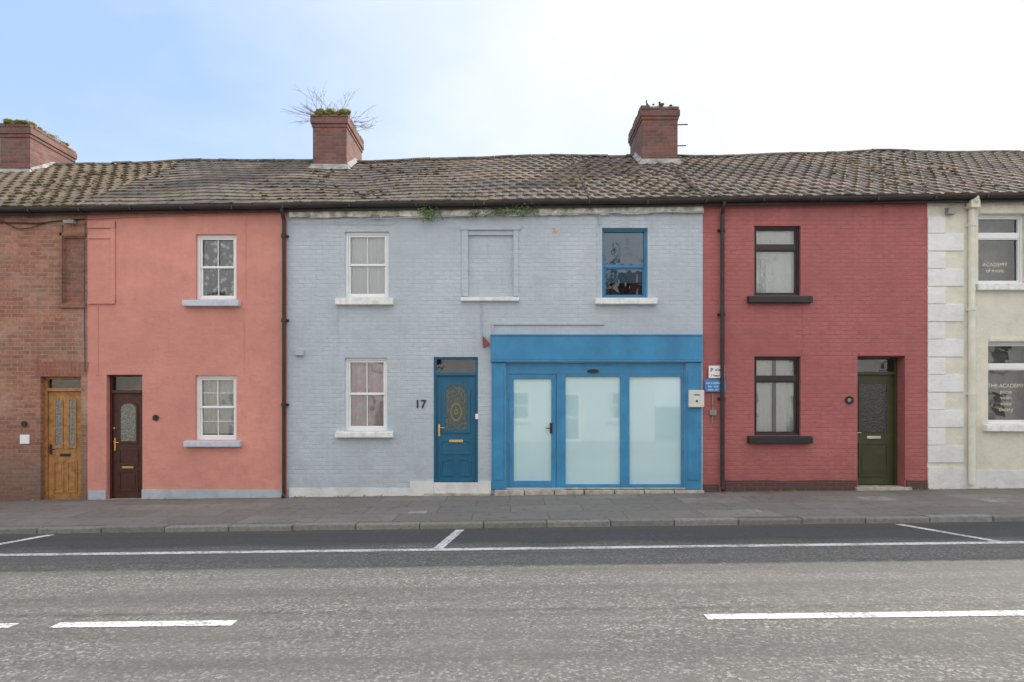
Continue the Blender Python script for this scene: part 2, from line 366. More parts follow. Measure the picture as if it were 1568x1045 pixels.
def window(parent,x0,x1,z0,z1,d,fmat,kind,fw=.05,split=.5,bars=0,cur=None):
    e=.004; p=P(); ringbox(p,x0-e,x1+e,z0-e,z1+e,fw,d,d+.075)
    g=P()
    a,b=x0+fw,x1-fw; zm=z0+(z1-z0)*split
    if kind=='sash':
        ringbox(p,a-.002,b+.002,zm-.012,z1-fw+.002,.032,d+.012,d+.045)
        ringbox(p,a-.002,b+.002,z0+fw-.002,zm+.032,.034,d+.030,d+.066)
        if bars:
            xc=(a+b)/2
            p.box(xc-.008,xc+.008,d+.018,d+.044,zm+.02,z1-fw-.03); p.box(xc-.008,xc+.008,d+.036,d+.064,z0+fw+.034,zm)
        if bars>1:
            zq=z0+fw+.03+(zm-z0-fw-.03)*.5
            p.box(a+.03,b-.03,d+.037,d+.063,zq-.006,zq+.006)
            zq=zm+.03+(z1-fw-zm-.06)*.5
            p.box(a+.03,b-.03,d+.019,d+.043,zq-.006,zq+.006)
    elif kind=='toplight':
        p.box(a,b,d+.003,d+.072,zm-.045,zm+.045)
        ringbox(p,a+.002,b-.002,zm+.043,z1-fw+.001,.022,d+.014,d+.06)
        ringbox(p,a+.002,b-.002,z0+fw-.001,zm-.043,.022,d+.014,d+.06)
    elif kind=='bar':
        p.box(a,b,d+.01,d+.065,zm-.025,zm+.025)
        ringbox(p,a+.001,b-.001,z0+fw-.001,zm-.023,.022,d+.018,d+.06)
    p.make('window_frame',parent,fmat,bevel=.004)
    g.quad((a-.01,d+.05,z0+fw-.01),(b+.01,d+.05,z0+fw-.01),(b+.01,d+.05,z1-fw+.01),(a-.01,d+.05,z1-fw+.01))
    g.make('window_glass',parent,m_glass,fixn=False)
    if cur:
        kw=dict(cur); mt=kw.pop('mat'); dz=kw.pop('dz',0); am=kw.get('amp',.018)
        curtain(parent,x0+.01,x1-.01,z0+.01+dz,z1-.01,d+.085+am*1.2,mt,**kw)
def sill(parent,x0,x1,z0,z1,mat,proj=.11,dep=.1):
    p=P(); vs=[(x0,-proj,z0),(x1,-proj,z0),(x1,dep,z0),(x0,dep,z0),(x0,-proj,z1-.025),(x1,-proj,z1-.025),(x1,dep,z1+.004),(x0,dep,z1+.004)]
    p.add(vs,[[0,3,2,1],[4,5,6,7],[0,1,5,4],[1,2,6,5],[2,3,7,6],[3,0,4,7]])
    p.make('window_sill',parent,mat,bevel=.009)

def roof(parent,x0,x1,kind):
    al=math.atan2(2.17,3.7); nrm=Vector((0,-math.sin(al),math.cos(al)))
    def pt(x,t,h):
        y=-.2+3.7*t; z=ez(x)+(rz(x)-ez(x))*t+.03*math.sin(x*1.1+2)*math.sin(math.pi*t)+.015*math.sin(x*3.1+t*5)*math.sin(math.pi*min(1,t+.1))
        return (x,y+nrm.y*h,z+nrm.z*h)
    L=4.29; p=P()
    e=.27; rows=int(L/e)+1
    w=.26
    for i in range(rows):
        t0=i*e/L; t1=min(1,t0+(e+.05)/L); off=(i%2)*w/2
        n=int((x1-x0)/w)+2
        for j in range(-1,n):
            a=x0+j*w+off; b=a+w-.006; a=max(a,x0); b=min(b,x1)
            if b-a<.03: continue
            dj=U(-.005,.005); dt=U(-.012,.012)/L; lift=U(0,.008)
            # low flat tiles on the older slopes, rolled interlocking ones elsewhere, blended over a couple of metres
            amp=.026
            if kind=='slate': amp=.003
            elif kind=='blend': amp=.003+.023*max(0,min(1,(a-x0)/(x1-x0)))
            m=6; vs=[]
            for k in range(m+1):
                u=k/m; x=a+(b-a)*u; hh=amp*max(0,math.sin(u*math.pi*2))+.003
                vs+= [pt(x,t0+dt,hh+.019+lift+dj*u),pt(x,t1,hh+.003),pt(x,t0+dt,-.0)]
            fs=[]
            for k in range(m):
                i0=k*3; i1=i0+3; fs+=[[i0,i1,i1+1,i0+1],[i0+2,i1+2,i1,i0]]
            p.add(vs,fs)
    p.make('roof_tiles',parent,{'slate':m_slate,'tile':m_tile,'blend':m_tile,'mossy':m_tilem}[kind],fixn=False)
    q=P(); n=max(2,int((x1-x0)/.5))
    for k in range(n):
        a=x0+(x1-x0)*k/n; b=x0+(x1-x0)*(k+1)/n
        for t in range(6):
            q.quad(pt(a,t/6,-.012),pt(b,t/6,-.012),pt(b,(t+1)/6,-.012),pt(a,(t+1)/6,-.012))
        q.quad((a,3.5,rz(a)),(b,3.5,rz(b)),(b,7.2,ez(b)),(a,7.2,ez(a)))
    q.quad((x0,7.0,-.6),(x1,7.0,-.6),(x1,7.0,ez(x1)+.1),(x0,7.0,ez(x0)+.1))
    q.make('roof_deck_and_rear_wall',parent,m_dark,fixn=False)
    q=P(); x=x0
    while x<x1-.05:
        b=min(x+.44,x1); zz=U(-.014,.014); m=6; vs=[];fs=[]
        for k in range(m+1):
            t=math.pi*k/m; dy=.12*math.cos(t); dz=.075*math.sin(t)-.03+zz
            vs+=[(x+.004,3.5-dy,rz(x)+dz),(b-.004,3.5-dy,rz(b)+dz+U(-.004,.004))]
        for k in range(m): fs.append([2*k,2*k+1,2*k+3,2*k+2])
        q.add(vs,fs); x+=.44
    q.make('ridge_tiles',parent,m_clay,fixn=False)
    q=P(); n=max(2,int((x1-x0)/.9))
    prof=[(-.19-.058*math.cos(math.pi*k/8),-.070*math.sin(math.pi*k/8)) for k in range(9)]
    for k in range(n):
        a=x0+(x1-x0)*k/n; b=x0+(x1-x0)*(k+1)/n; za=ez(a)-.012+.008*math.sin(a*1.7); zb_=ez(b)-.012+.008*math.sin(b*1.7)
        for (y0,h0),(y1,h1) in zip(prof,prof[1:]): q.quad((a,y0,za+h0),(b,y0,zb_+h0),(b,y1,zb_+h1),(a,y1,za+h1))
        q.box(a-.012,a+.012,-.253,-.12,za-.078,za-.005)
    q.hexa(x0,x1,-.126,-.09,ez(x0)-.12,ez(x1)-.12,ez(x0)+.01,ez(x1)+.01)
    q.make('gutter',parent,m_iron,fixn=False)

def downpipe(parent,x,ztop,zbot,mat,r=.036,y=-.075,shoe=True):
    p=P(); pts=[(x,-.19,ztop),(x,-.17,ztop-.08),(x,y,ztop-.22),(x,y,(ztop+zbot)/2),(x,y,zbot+.08)]
    if shoe: pts+=[(x,y-.05,zbot+.02)]
    p.tube(pts,r,10)
    z=ztop-.5
    while z>zbot+.2:
        p.tube([(x,y,z-.03),(x,y,z+.03)],r+.012,10); p.box(x-.07,x+.07,-.03,-.001,z-.02,z+.02); z-=1.55
    p.make('downpipe',parent,mat,smooth=False)

def chimney(parent,x0,x1,ztop,y0=2.75,y1=4.25,pots=0):
    p=P(); zb=6.2
    p.box(x0,x1,y0,y1,zb,ztop-.30)
    p.box(x0-.02,x1+.02,y0-.02,y1+.02,ztop-.30,ztop-.225)
    p.box(x0-.045,x1+.045,y0-.045,y1+.045,ztop-.225,ztop-.08)
    p.make('chimney_stack',parent,m_chim,bevel=.012)
    p=P(); p.box(x0-.025,x1+.025,y0-.025,y1+.025,ztop-.08,ztop-.005)
    xc=(x0+x1)/2
    zf=ez(xc)+(rz(xc)-ez(xc))*((y0+.2)/3.7)
    p.add([(x0-.09,y0-.16,zf-.075),(x1+.09,y0-.16,zf-.075),(x1+.02,y0-.015,zf+.10),(x0-.02,y0-.015,zf+.10),(x0-.09,y0,zf+.0),(x1+.09,y0,zf+.0)],[[0,1,2,3],[0,3,4],[1,5,2]])
    for sx,xx in ((-1,x0),(1,x1)):
        p.add([(xx+sx*.10,y0,zf+.03),(xx+sx*.012,y0,zf+.13),(xx+sx*.012,3.5,rz(xx)+.11),(xx+sx*.10,3.5,rz(xx)+.03),(xx+sx*.012,y0,zf-.1),(xx+sx*.1,y0,zf-.1)],[[0,1,2,3],[0,5,4,1]])
    p.make('chimney_cap_and_flashing',parent,m_lead,fixn=False)
    p=P(); x=x0-.045
    while x<x1: 
        b=min(x+.215,x1+.045); p.box(x+.004,b-.004,y0-.05+U(-.012,.006),y0+.06,ztop-.078,ztop-.012+U(-.03,.02)); x+=.215
    for xx in (x0-.045,x1-.06):
        y=y0+.07
        while y<y1: p.box(xx,xx+.105+U(-.01,.01),y+.004,min(y+.21,y1),ztop-.078,ztop-.012+U(-.03,.02)); y+=.215
    p.make('loose_cap_bricks',parent,m_chim,bevel=.008)

def door_common(par,x0,x1,z0,z1,d,fmat,smat,ft=.05,fan=None):
    p=P(); e=.004
    p.box(x0-e,x0+ft,d,d+.08,z0,z1+e); p.box(x1-ft,x1+e,d,d+.08,z0,z1+e); p.box(x0+ft,x1-ft,d+.001,d+.079,z1-ft*.8,z1+e)
    top=z1-ft*.8
    if fan:
        p.box(x0+ft,x1-ft,d-.012,d+.079,fan-.03,fan+.03); 
        g=P(); g.quad((x0+ft,d+.05,fan+.03),(x1-ft,d+.05,fan+.03),(x1-ft,d+.05,z1-ft*.8),(x0+ft,d+.05,z1-ft*.8)); g.make('fanlight_glass',par,m_glass,fixn=False)
        b=P(); b.quad((x0,d+.5,fan-.1),(x1,d+.5,fan-.1),(x1,d+.5,z1+.1),(x0,d+.5,z1+.1)); b.make('hall_wall',par,m_dark)
        top=fan-.03
    p.make('door_frame',par,fmat,bevel=.004)
    s=P(); s.box(x0+ft+.004,x1-ft-.004,d+.03,d+.075,z0+.01,top-.004); s.make('door_slab',par,smat,bevel=.003)
    return x0+ft+.004,x1-ft-.004,z0+.01,top-.004,d+.03

# ================================================================== BRICK HOUSE
bh=empty('brick_house')
xL=-15.2; xB=X(134)
dx0,dx1,dz0,dz1=X(62),X(124),Z(767),Z(577)
wins=[(-11.6,-10.7,Z(470),Z(350),.09),(-11.6,-10.7,Z(690),Z(570),.09),(-14.3,-13.4,Z(470),Z(350),.09),(-14.3,-13.4,Z(690),Z(570),.09)]
PB=(X(97),X(130),Z(464),Z(364),.0)
wall(bh,'front_wall',xL,xB,lambda x:ez(x)-.05,m_brick,wins+[(dx0,dx1,dz0,dz1,.12),PB])
for h in wins:
    window(bh,*h[:4],h[4],m_upvc,'sash',bars=1,cur=dict(mat=m_net)); sill(bh,h[0]-.1,h[1]+.1,h[2]-.1,h[2],m_concrete)
a,b,c,d,y=door_common(bh,dx0,dx1,dz0,dz1,.10,m_oak,m_oak,.055,Z(597))
q=P(); w=b-a
for i in (0,1):
    xc=a+w*(.30+.40*i)
    q.ring(arch(xc,w*.27,c+.95,d-.10,rise=.06),arch(xc,w*.17,c+.99,d-.14,rise=.04),y-.014,y+.002)
    q.ring([(xc-w*.15,c+.12),(xc+w*.15,c+.12),(xc+w*.15,c+.72),(xc-w*.15,c+.72)],[(xc-w*.11,c+.16),(xc+w*.11,c+.16),(xc+w*.11,c+.68),(xc-w*.11,c+.68)],y-.012,y+.002)
    q.box(xc-w*.09,xc+w*.09,y-.008,y+.002,c+.19,c+.65)
q.make('door_mouldings',bh,m_oak,bevel=.002)
q=P()
for i in (0,1): q.prism(arch(a+w*(.30+.40*i),w*.175,c+.985,d-.137,rise=.04),y-.006,y-.004)
q.make('door_glass',bh,m_obs)
q=P(); q.box(a+w*.35,a+w*.65,y-.016,y,c+.80,c+.85); q.tube([(a+.05,y-.05,c+.93),(a+.15,y-.05,c+.93)],.01); q.box(a+.03,a+.065,y-.02,y,c+.84,c+1.02); q.make('letterbox_and_handle',bh,m_black)
q=P(); n=13; ax0,ax1=X(55),X(133)
for k in range(n):
    t=(k+.5)/n; xc=ax0+(ax1-ax0)*t; lean=(t-.5)*.10; ww=(ax1-ax0)/n*.45
    zb=dz1+.003; zt=dz1+.29-.10*(t-.5)**2
    q.add([(xc-ww,-.005,zb),(xc+ww,-.005,zb),(xc+ww+lean,-.005,zt),(xc-ww+lean,-.005,zt),(xc-ww,.01,zb),(xc+ww,.01,zb),(xc+ww+lean,.01,zt),(xc-ww+lean,.01,zt)],[[0,1,2,3],[0,4,5,1],[1,5,6,2],[2,6,7,3],[3,7,4,0]])
q.make('door_arch',bh,m_arch)
q=P(); q.box(PB[0]-.02,PB[1]+.02,.05,.07,PB[2]-.02,PB[3]+.02); q.make('bricked_up_opening',bh,m_brick2)
q=P(); q.box(X(92.5),X(96.5),-.03,0,Z(465),Z(345)); q.box(X(92),X(132),-.045,0,Z(472),Z(465)); q.box(X(92),X(133),-.03,0,Z(362),Z(357)); q.make('opening_surround',bh,m_brick2,bevel=.004)
roof(bh,xL,xB,'mossy')
chimney(bh,-11.62,-10.93,8.02)
q=P(); q.tube([(-15,-.03,5.02),(-11,-.03,5.04),(X(60),-.03,Z(343)),(X(100),-.03,Z(338)),(xB,-.03,Z(336))],.012,6); q.tube([(X(132),-.03,Z(340)),(X(131),-.03,Z(470)),(X(132),-.03,Z(570))],.008,5)
q.tube([(X(0),-.035,Z(338)),(X(30),-.035,Z(352)),(X(50),-.035,Z(350)),(X(75),-.035,Z(341))],.008,5)
q.make('cables',bh,m_black)
q=P(); q.box(X(104),X(120),-.14,-.05,Z(345),Z(340)); q.box(X(109),X(114),-.1,0,Z(343),Z(338)); q.make('lamp_bracket',bh,m_concrete,bevel=.004)
q=P(); q.box(X(32),X(46),-.03,0,Z(680),Z(666)); q.make('bell_push_plate',bh,m_upvc,bevel=.006)
q=P(); q.prism(ell(X(38),Z(649),.05,.05),-.03,0); q.make('round_plaque',bh,m_black)
q=P(); q.hexa(X(60),X(126),-.05,.2,-.6,-.6,Z(768),Z(767)); q.make('doorstep',bh,m_concrete,bevel=.01)

# ================================================================== PINK HOUSE
pk=empty('pink_terraced_house'); x0,x1=X(134),X(440)
W1=(X(300),X(362),Z(459),Z(359),.06); W2=(X(299),X(362),Z(674),Z(575),.06); DR=(X(163),X(218),Z(765),Z(574),.10)
wall(pk,'front_wall',x0,x1,lambda x:ez(x)-.05,m_pink,[W1,W2,DR])
window(pk,*W1[:4],W1[4],m_upvc,'sash',bars=1,split=.5,fw=.055,cur=dict(mat=m_lace,amp=.012)); sill(pk,X(283),X(369),Z(470),Z(459),m_sillb)
window(pk,*W2[:4],W2[4],m_upvc,'sash',bars=2,split=.5,fw=.055,cur=dict(mat=m_net,amp=.01,dz=.1)); sill(pk,X(285),X(371),Z(684),Z(674),m_sillb)
a,b,c,d,y=door_common(pk,*DR[:4],.10,m_darkwood,m_darkwood,.04,Z(600)); w=b-a; xc=(a+b)/2
q=P(); o=arch(xc,w*.62,c+1.02,d-.14,rise=.12); i=arch(xc,w*.50,c+1.06,d-.18,rise=.10); q.ring(o,i,y-.016,y+.002)
q.ring([(xc-w*.33,c+.60),(xc+w*.33,c+.60),(xc+w*.33,c+.92),(xc-w*.33,c+.92)],[(xc-w*.27,c+.64),(xc+w*.27,c+.64),(xc+w*.27,c+.88),(xc-w*.27,c+.88)],y-.012,y+.002)
q.ring([(xc-w*.33,c+.12),(xc+w*.33,c+.12),(xc+w*.33,c+.52),(xc-w*.33,c+.52)],[(xc-w*.27,c+.16),(xc+w*.27,c+.16),(xc+w*.27,c+.48),(xc-w*.27,c+.48)],y-.012,y+.002)
q.box(xc-w*.22,xc+w*.22,y-.009,y+.001,c+.2,c+.44); q.make('door_mouldings',pk,m_darkwood,bevel=.002)
q=P(); q.prism(i,y-.006,y-.003); q.make('door_glass',pk,m_obs)
q=P(); q.box(a+.03,a+.06,y-.02,y,c+.88,c+1.12); q.tube([(a+.04,y-.05,c+1.04),(a+.14,y-.05,c+1.03)],.01); q.box(a+w*.3,a+w*.68,y-.02,y,c+.55,c+.59); q.prism(ell(a+.03,c+1.3,.02,.02,10),y-.02,y); q.make('brass_door_furniture',pk,m_gold,bevel=.002)
q=P()
q.box(X(170),X(177),-.022,0,Z(463),Z(341)); q.box(X(135),X(170),-.021,0,Z(366),Z(361)); q.box(X(135),X(177),-.03,0,Z(466),Z(459)); q.box(X(135),X(177),-.03,0,Z(350),Z(339))
q.box(X(148),X(150.5),-.012,0,Z(575),Z(466)); q.box(X(372),X(374),-.008,0,Z(575),Z(470)); q.box(X(375),X(377),-.008,0,Z(458),Z(330))
q.make('raised_render_bands',pk,m_pink,bevel=.006)
def plinth(par,a,b,top,mat,proj=.025,name='plinth'):
    q=P(); n=max(1,int((b-a)/.25)); zs=[top(a+(b-a)*k/n)+(U(-.012,.012) if 0<k<n else 0) for k in range(n+1)]
    for k in range(n):
        u0=a+(b-a)*k/n; u1=a+(b-a)*(k+1)/n; q.hexa(u0,u1,-proj,-.0,-.6,-.6,zs[k],zs[k+1])
    return q.make(name,par,mat)
plinth(pk,x0+.03,DR[0],lambda x:Z(751),m_plinthblue); plinth(pk,DR[1],x1-.03,lambda x:Z(750),m_plinthblue)
q=P(); q.hexa(X(158),X(222),-.04,.2,-.6,-.6,Z(765),Z(764)); q.make('doorstep',pk,m_concrete,bevel=.01)
q=P(); q.prism(ell(X(239),Z(640),.055,.055),-.03,0); q.make('round_plaque',pk,m_black,bevel=.004)
q=P(); q.tube([(x0,-.03,Z(336)),(X(200),-.03,Z(333)),(X(300),-.03,Z(330)),(x1,-.03,Z(327))],.008,5); q.make('cable',pk,m_pink)
roof(pk,x0,x1,'slate')
downpipe(pk,X(437),ez(X(437))-.05,gz(X(437)),m_iron)

# ================================================================== BLUE-GREY HOUSE WITH SHOPFRONT
bl=empty('blue_grey_terraced_house'); x0,x1=X(440),X(1076)
A1=(X(528),X(595),Z(456),Z(355),.07); A2=(X(528),X(593),Z(660),Z(548),.07); NI=(X(717),X(786),Z(454),Z(360),.0)
BW=(X(922),X(992),Z(456),Z(349),.10); BD=(X(664),X(732),Z(739),Z(547),.04); SH=(X(775),X(1048),Z(747),Z(556),.06)
wall(bl,'front_wall',x0,x1,lambda x:ez(x)-.05,m_blue,[A1,A2,(NI[0],NI[1],NI[2],NI[3],.0),BW,BD,SH])
q=P(); q.box(NI[0]-.02,NI[1]+.02,.045,.07,NI[2]-.02,NI[3]+.02); q.make('blind_window_panel',bl,m_blue)
q=P(); q.box(X(707),X(717)-.003,-.025,0,Z(454),Z(353)); q.box(X(786)+.003,X(794),-.025,0,Z(454),Z(353)); q.box(X(705),X(797),-.04,0,Z(353),Z(346)); 
q.box(X(754),X(925),-.03,0,Z(498),Z(495)); q.box(X(736),X(739),-.015,0,Z(515),Z(466)); q.box(X(754),X(756),-.03,0,Z(514),Z(498)); q.box(X(516),X(518),-.01,0,Z(545),Z(470)); q.box(X(516),X(603),-.012,0,Z(345),Z(342))
q.box(X(914),X(917),-.01,0,Z(455),Z(345))
q.make('raised_render_bands',bl,m_blue,bevel=.006)
window(bl,*A1[:4],.06,m_upvc,'sash',bars=1,split=.5,fw=.055,cur=dict(mat=m_blind,amp=.004)); sill(bl,X(515),X(603),Z(468),Z(456),m_sillw)
window(bl,*A2[:4],.06,m_upvc,'sash',bars=1,split=.5,fw=.055,cur=dict(mat=m_floral,amp=.014,fold=.13)); sill(bl,X(515),X(603),Z(670),Z(660),m_sillw)
sill(bl,X(706),X(795),Z(462),Z(454.5),m_sillw,.08)
window(bl,*BW[:4],.10,m_trim,'bar',split=.47,fw=.05); sill(bl,X(911),X(1005),Z(467),Z(456),m_sillw)
q=P(); q.box(BW[0]+.005,BW[1]-.005,.18,.19,Z(431),BW[3]); q.make('blue_reflection_panel',bl,m_bluerefl)  # panel added behind the glass; its blue stands in for reflected sky
q=P(); n=40
for k in range(n):
    u0=x0+.05+(x1-x0-.05)*k/n; u1=x0+.05+(x1-x0-.05)*(k+1)/n; dd=U(-.02,.018)
    q.hexa(u0,u1,-.07+U(-.006,.006),0,ez(u0)-.222+dd,ez(u1)-.222+dd+U(-.01,.01),ez(u0)-.10,ez(u1)-.10)
q.make('eaves_course',bl,m_peel)
a,b,c,d,y=door_common(bl,*BD[:4],.03,m_doorblue,m_doorblue,.05,Z(573)); w=b-a; xc=(a+b)/2
q=P(); i=arch(xc,w*.56,c+.97,d-.16,rise=.15); q.ring(arch(xc,w*.74,c+.90,d-.09,rise=.19),i,y-.022,y+.002)
q.ring(arch(xc,w*.86,c+.50,c+.80,rise=.07),arch(xc,w*.76,c+.54,c+.76,rise=.06),y-.014,y+.002)
for s_ in (-1,1):
    q.ring([(xc+s_*w*.06,c+.1),(xc+s_*w*.40,c+.1),(xc+s_*w*.40,c+.40),(xc+s_*w*.06,c+.45)],[(xc+s_*w*.10,c+.14),(xc+s_*w*.36,c+.14),(xc+s_*w*.36,c+.37),(xc+s_*w*.10,c+.41)],y-.014,y+.002)
q.box(xc-w*.44,xc+w*.44,y-.03,y,c+.0,c+.05)
q.make('door_mouldings',bl,m_doorblue,bevel=.003)
q=P(); q.prism(i,y-.008,y-.004); q.make('door_glass',bl,m_obsb)
q=P(); q.ring(ell(xc,c+1.29,w*.15,.17),ell(xc,c+1.29,w*.12,.14),y-.014,y-.007); q.ring(ell(xc,c+1.29,w*.06,.06),ell(xc,c+1.29,w*.035,.03),y-.014,y-.007); q.make('leaded_glass_motif',bl,simple('lead_came',(.25,.22,.10),.4))
q=P(); q.box(a+.025,a+.06,y-.018,y,c+.84,c+1.06); q.tube([(a+.04,y-.05,c+1.0),(a+.15,y-.05,c+.99)],.011); q.box(xc-.13,xc+.13,y-.03,y,c+.73,c+.775); q.make('brass_door_furniture',bl,m_gold,bevel=.002)
q=P()
q.box(X(752),X(1074),-.07,-.0,Z(551),Z(515)); q.box(X(751),X(1075),-.10,-.0,Z(555),Z(551.3)); q.box(X(751),X(1075),-.085,0,Z(515.3),Z(513))
q.make('shop_fascia',bl,m_trim,bevel=.006)
q=P()
q.box(X(753),X(774.5),-.05,0,Z(749),Z(555.3)); q.box(X(1048.5),X(1073),-.05,0,Z(749),Z(555.3))
q.box(X(756),X(771),-.062,-.049,Z(735),Z(566)); q.box(X(1052),X(1070),-.062,-.049,Z(735),Z(566))
q.make('shop_pilasters',bl,m_trim,bevel=.005)
q=P()
q.box(SH[0]-.003,SH[1]+.003,.0,.07,Z(573),SH[3]+.003)
q.box(SH[0]-.003,X(779),.001,.068,SH[2],Z(573)); q.box(X(852),X(866),.001,.069,SH[2],Z(573)); q.box(X(950),X(964),.001,.069,SH[2],Z(573)); q.box(X(1043.5),SH[1]+.003,.001,.068,SH[2],Z(573))
q.box(X(866),X(950),.002,.067,SH[2],Z(742)); q.box(X(964),X(1043.5),.002,.067,SH[2],Z(742)); q.box(X(866),X(1043.5),.003,.02,Z(577),Z(573))
ringbox(q,X(779.5),X(851.5),SH[2]+.012,Z(573.5),.085,.012,.06,wb=.11)
q.make('shopfront_frame',bl,m_trim,bevel=.005)
q=P(); q.quad((SH[0],.055,SH[2]),(SH[1],.055,SH[2]),(SH[1],.055,SH[3]),(SH[0],.055,SH[3])); q.make('shop_glass',bl,m_frost,fixn=False)
q=P(); q.box(X(842),X(846),-.015,.012,Z(664),Z(648)); q.tube([(X(844),-.03,Z(656)),(X(836),-.03,Z(656))],.01); q.make('shop_door_handle',bl,m_black,bevel=.002)
q=P(); q.prism(ell(X(908),Z(568.5),.11,.035),-.02,.0); q.make('oval_vent',bl,m_black)
q=P(); n=7
for k in range(n):
    u0=X(757)+(X(1076)-X(757))*k/n+.008; u1=X(757)+(X(1076)-X(757))*(k+1)/n-.008
    q.hexa(u0,u1,-.13+U(-.015,.015),.03,-.5,-.5,SH[2]-.03+U(-.008,.0),SH[2]-.03+U(-.008,0))
q.box(X(866),X(1050),-.05,.03,SH[2]-.026,SH[2]-.002)
q.make('stone_shop_step',bl,m_stone,bevel=.014)
q=P(); q.hexa(X(650),X(752),-.10,.1,-.5,-.5,gz(-1)+.045,gz(0)+.03); q.make('doorstep',bl,m_stone,bevel=.012)
plinth(bl,x0+.04,X(628),lambda x:Z(748),m_white); plinth(bl,X(628),BD[0]-.003,lambda x:Z(737),m_white,.035); plinth(bl,BD[1]+.003,X(752),lambda x:Z(737),m_white,.035)
q=P(); q.box(BD[0],BD[1],-.03,.05,-.5,BD[2]-.002); q.make('door_threshold',bl,m_white)
cu=bpy.data.curves.new('house_number','FONT'); cu.body='17'; cu.size=.215; cu.extrude=.006; cu.offset=.002
t=bpy.data.objects.new('house_number',cu); t.location=(X(635),-.012,Z(625)); t.rotation_euler=(math.pi/2,0,0); cu.materials.append(m_black); bpy.context.scene.collection.objects.link(t); t.parent=bl
q=P(); q.box(X(453),X(466),-.06,0,Z(545),Z(536)); q.make('junction_box',bl,m_blue,bevel=.006)
q=P(); q.prism([(X(739),Z(516)),(X(742),Z(517)),(X(750),Z(527)),(X(745),Z(531)),(X(740),Z(533))],-.07,-.01); q.make('red_alarm_bell',bl,m_redplastic,bevel=.006)
q=P(); q.box(X(728),X(732.5),-.02,0,Z(642),Z(634)); q.make('bell_push',bl,m_upvc)
q=P(); q.tube([(x0+.1,-.075,ez(x0)-.30),(X(660),-.078,Z(334)),(X(840),-.078,Z(329)),(x1,-.075,Z(326))],.009,5)
q.tube([(X(738),-.02,Z(466)),(X(738),-.03,Z(500)),(X(742),-.03,Z(516))],.009,5); q.tube([(X(918),-.02,Z(345)),(X(917),-.03,Z(332)),(X(908),-.03,Z(328))],.012,5)
q.make('cables',bl,m_blue)
q=P(); q.prism([(X(846),Z(357)),(X(855),Z(357)),(X(855),Z(350)),(X(846),Z(349))],-.004,0); q.make('chipped_patch',bl,simple('exposed_brick_patch',(.6,.45,.36),.9,.3,12))
xs_=X(640); xs2=X(900)
roof(bl,x0,xs_,'slate'); roof(bl,xs_,xs2,'blend'); roof(bl,xs2,x1,'tile')
chimney(bl,-4.52,-3.75,8.25); chimney(bl,2.95,3.76,8.42)
q=P()
for zz,l in ((8.03,.24),(7.55,.2),(7.33,.16)): q.tube([(3.76,2.8,zz),(3.76+l,2.8,zz+.005)],.014,5)
for xx in (3.12,): 
    q.add([(xx-.12,2.9,8.41),(xx+.12,2.9,8.41),(xx+.12,3.1,8.41),(xx-.12,3.1,8.41),(xx,3.0,8.62)],[[0,1,4],[1,2,4],[2,3,4],[3,0,4]])
q.tube([(3.12,3,8.4),(3.10,3,8.68)],.015,5); q.tube([(3.42,3,8.4),(3.40,3,8.64)],.025,5); q.tube([(3.55,3.2,8.4),(3.55,3.2,8.55)],.06,8)
q.make('chimney_brackets_and_cowls',bl,m_iron)

# ================================================================== RED HOUSE
rd=empty('red_terraced_house'); x0,x1=X(1076),X(1420)
C1=(X(1155),X(1226),Z(453),Z(346),.06); C2=(X(1155),X(1226),Z(667),Z(546),.06); CD=(X(1313),X(1385),Z(746),Z(546),.22)
wall(rd,'front_wall',x0,x1,lambda x:ez(x)-.05,m_red,[C1,C2,CD])
window(rd,*C1[:4],.06,m_brownframe,'toplight',split=.70,fw=.045,cur=dict(mat=m_net,amp=.014,fold=.11)); sill(rd,X(1144),X(1241),Z(465),Z(453),m_black)
window(rd,*C2[:4],.06,m_brownframe,'toplight',split=.715,fw=.045,cur=dict(mat=m_net,amp=.016,fold=.13,gap=.07)); sill(rd,X(1144),X(1241),Z(679),Z(667),m_black)
a,b,c,d,y=door_common(rd,*CD[:4],.22,m_green,m_green,.05,Z(571)); w=b-a; xc=(a+b)/2
q=P(); q.ring([(a+.09,c+.98),(b-.09,c+.98),(b-.09,d-.12),(a+.09,d-.12)],[(a+.13,c+1.02),(b-.13,c+1.02),(b-.13,d-.16),(a+.13,d-.16)],y-.014,y+.002)
q.ring([(a+.09,c+.15),(b-.09,c+.15),(b-.09,c+.80),(a+.09,c+.80)],[(a+.13,c+.19),(b-.13,c+.19),(b-.13,c+.76),(a+.13,c+.76)],y-.014,y+.002); q.box(xc-.22,xc+.22,y-.008,y,c+.24,c+.71)
q.make('door_mouldings',rd,m_green,bevel=.003)
q=P(); q.box(a+.13,b-.13,y-.004,y-.001,c+1.02,d-.16); q.make('door_glass',rd,m_obsd)
q=P(); q.box(xc-.13,xc+.13,y-.018,y,c+.87,c+.92); q.box(a+.02,a+.05,y-.02,y,c+.88,c+1.02); q.tube([(a+.035,y-.04,c+.98),(a+.13,y-.04,c+.98)],.009); q.make('steel_door_furniture',rd,m_steel,bevel=.002)
q=P(); q.box(X(1317),X(1380),.15,.24,CD[2]-.3,CD[2]); q.hexa(X(1308),X(1392),-.10,.23,-.5,-.5,CD[2]+.004,CD[2]+.004); q.make('doorstep',rd,m_stone,bevel=.012)
q=P(); q.box(X(1315)+.0,X(1385),-.03,0,Z(545.5),Z(541)); q.make('door_head_band',rd,m_red,bevel=.005)
plinth(rd,X(1110),CD[0]-.02,lambda x:Z(736),m_darkbrick,.02); plinth(rd,CD[1]+.03,x1-.01,lambda x:Z(736),m_darkbrick,.02)
plinth(rd,x0+.01,X(1100),lambda x:Z(742),m_darkbrick,.015)
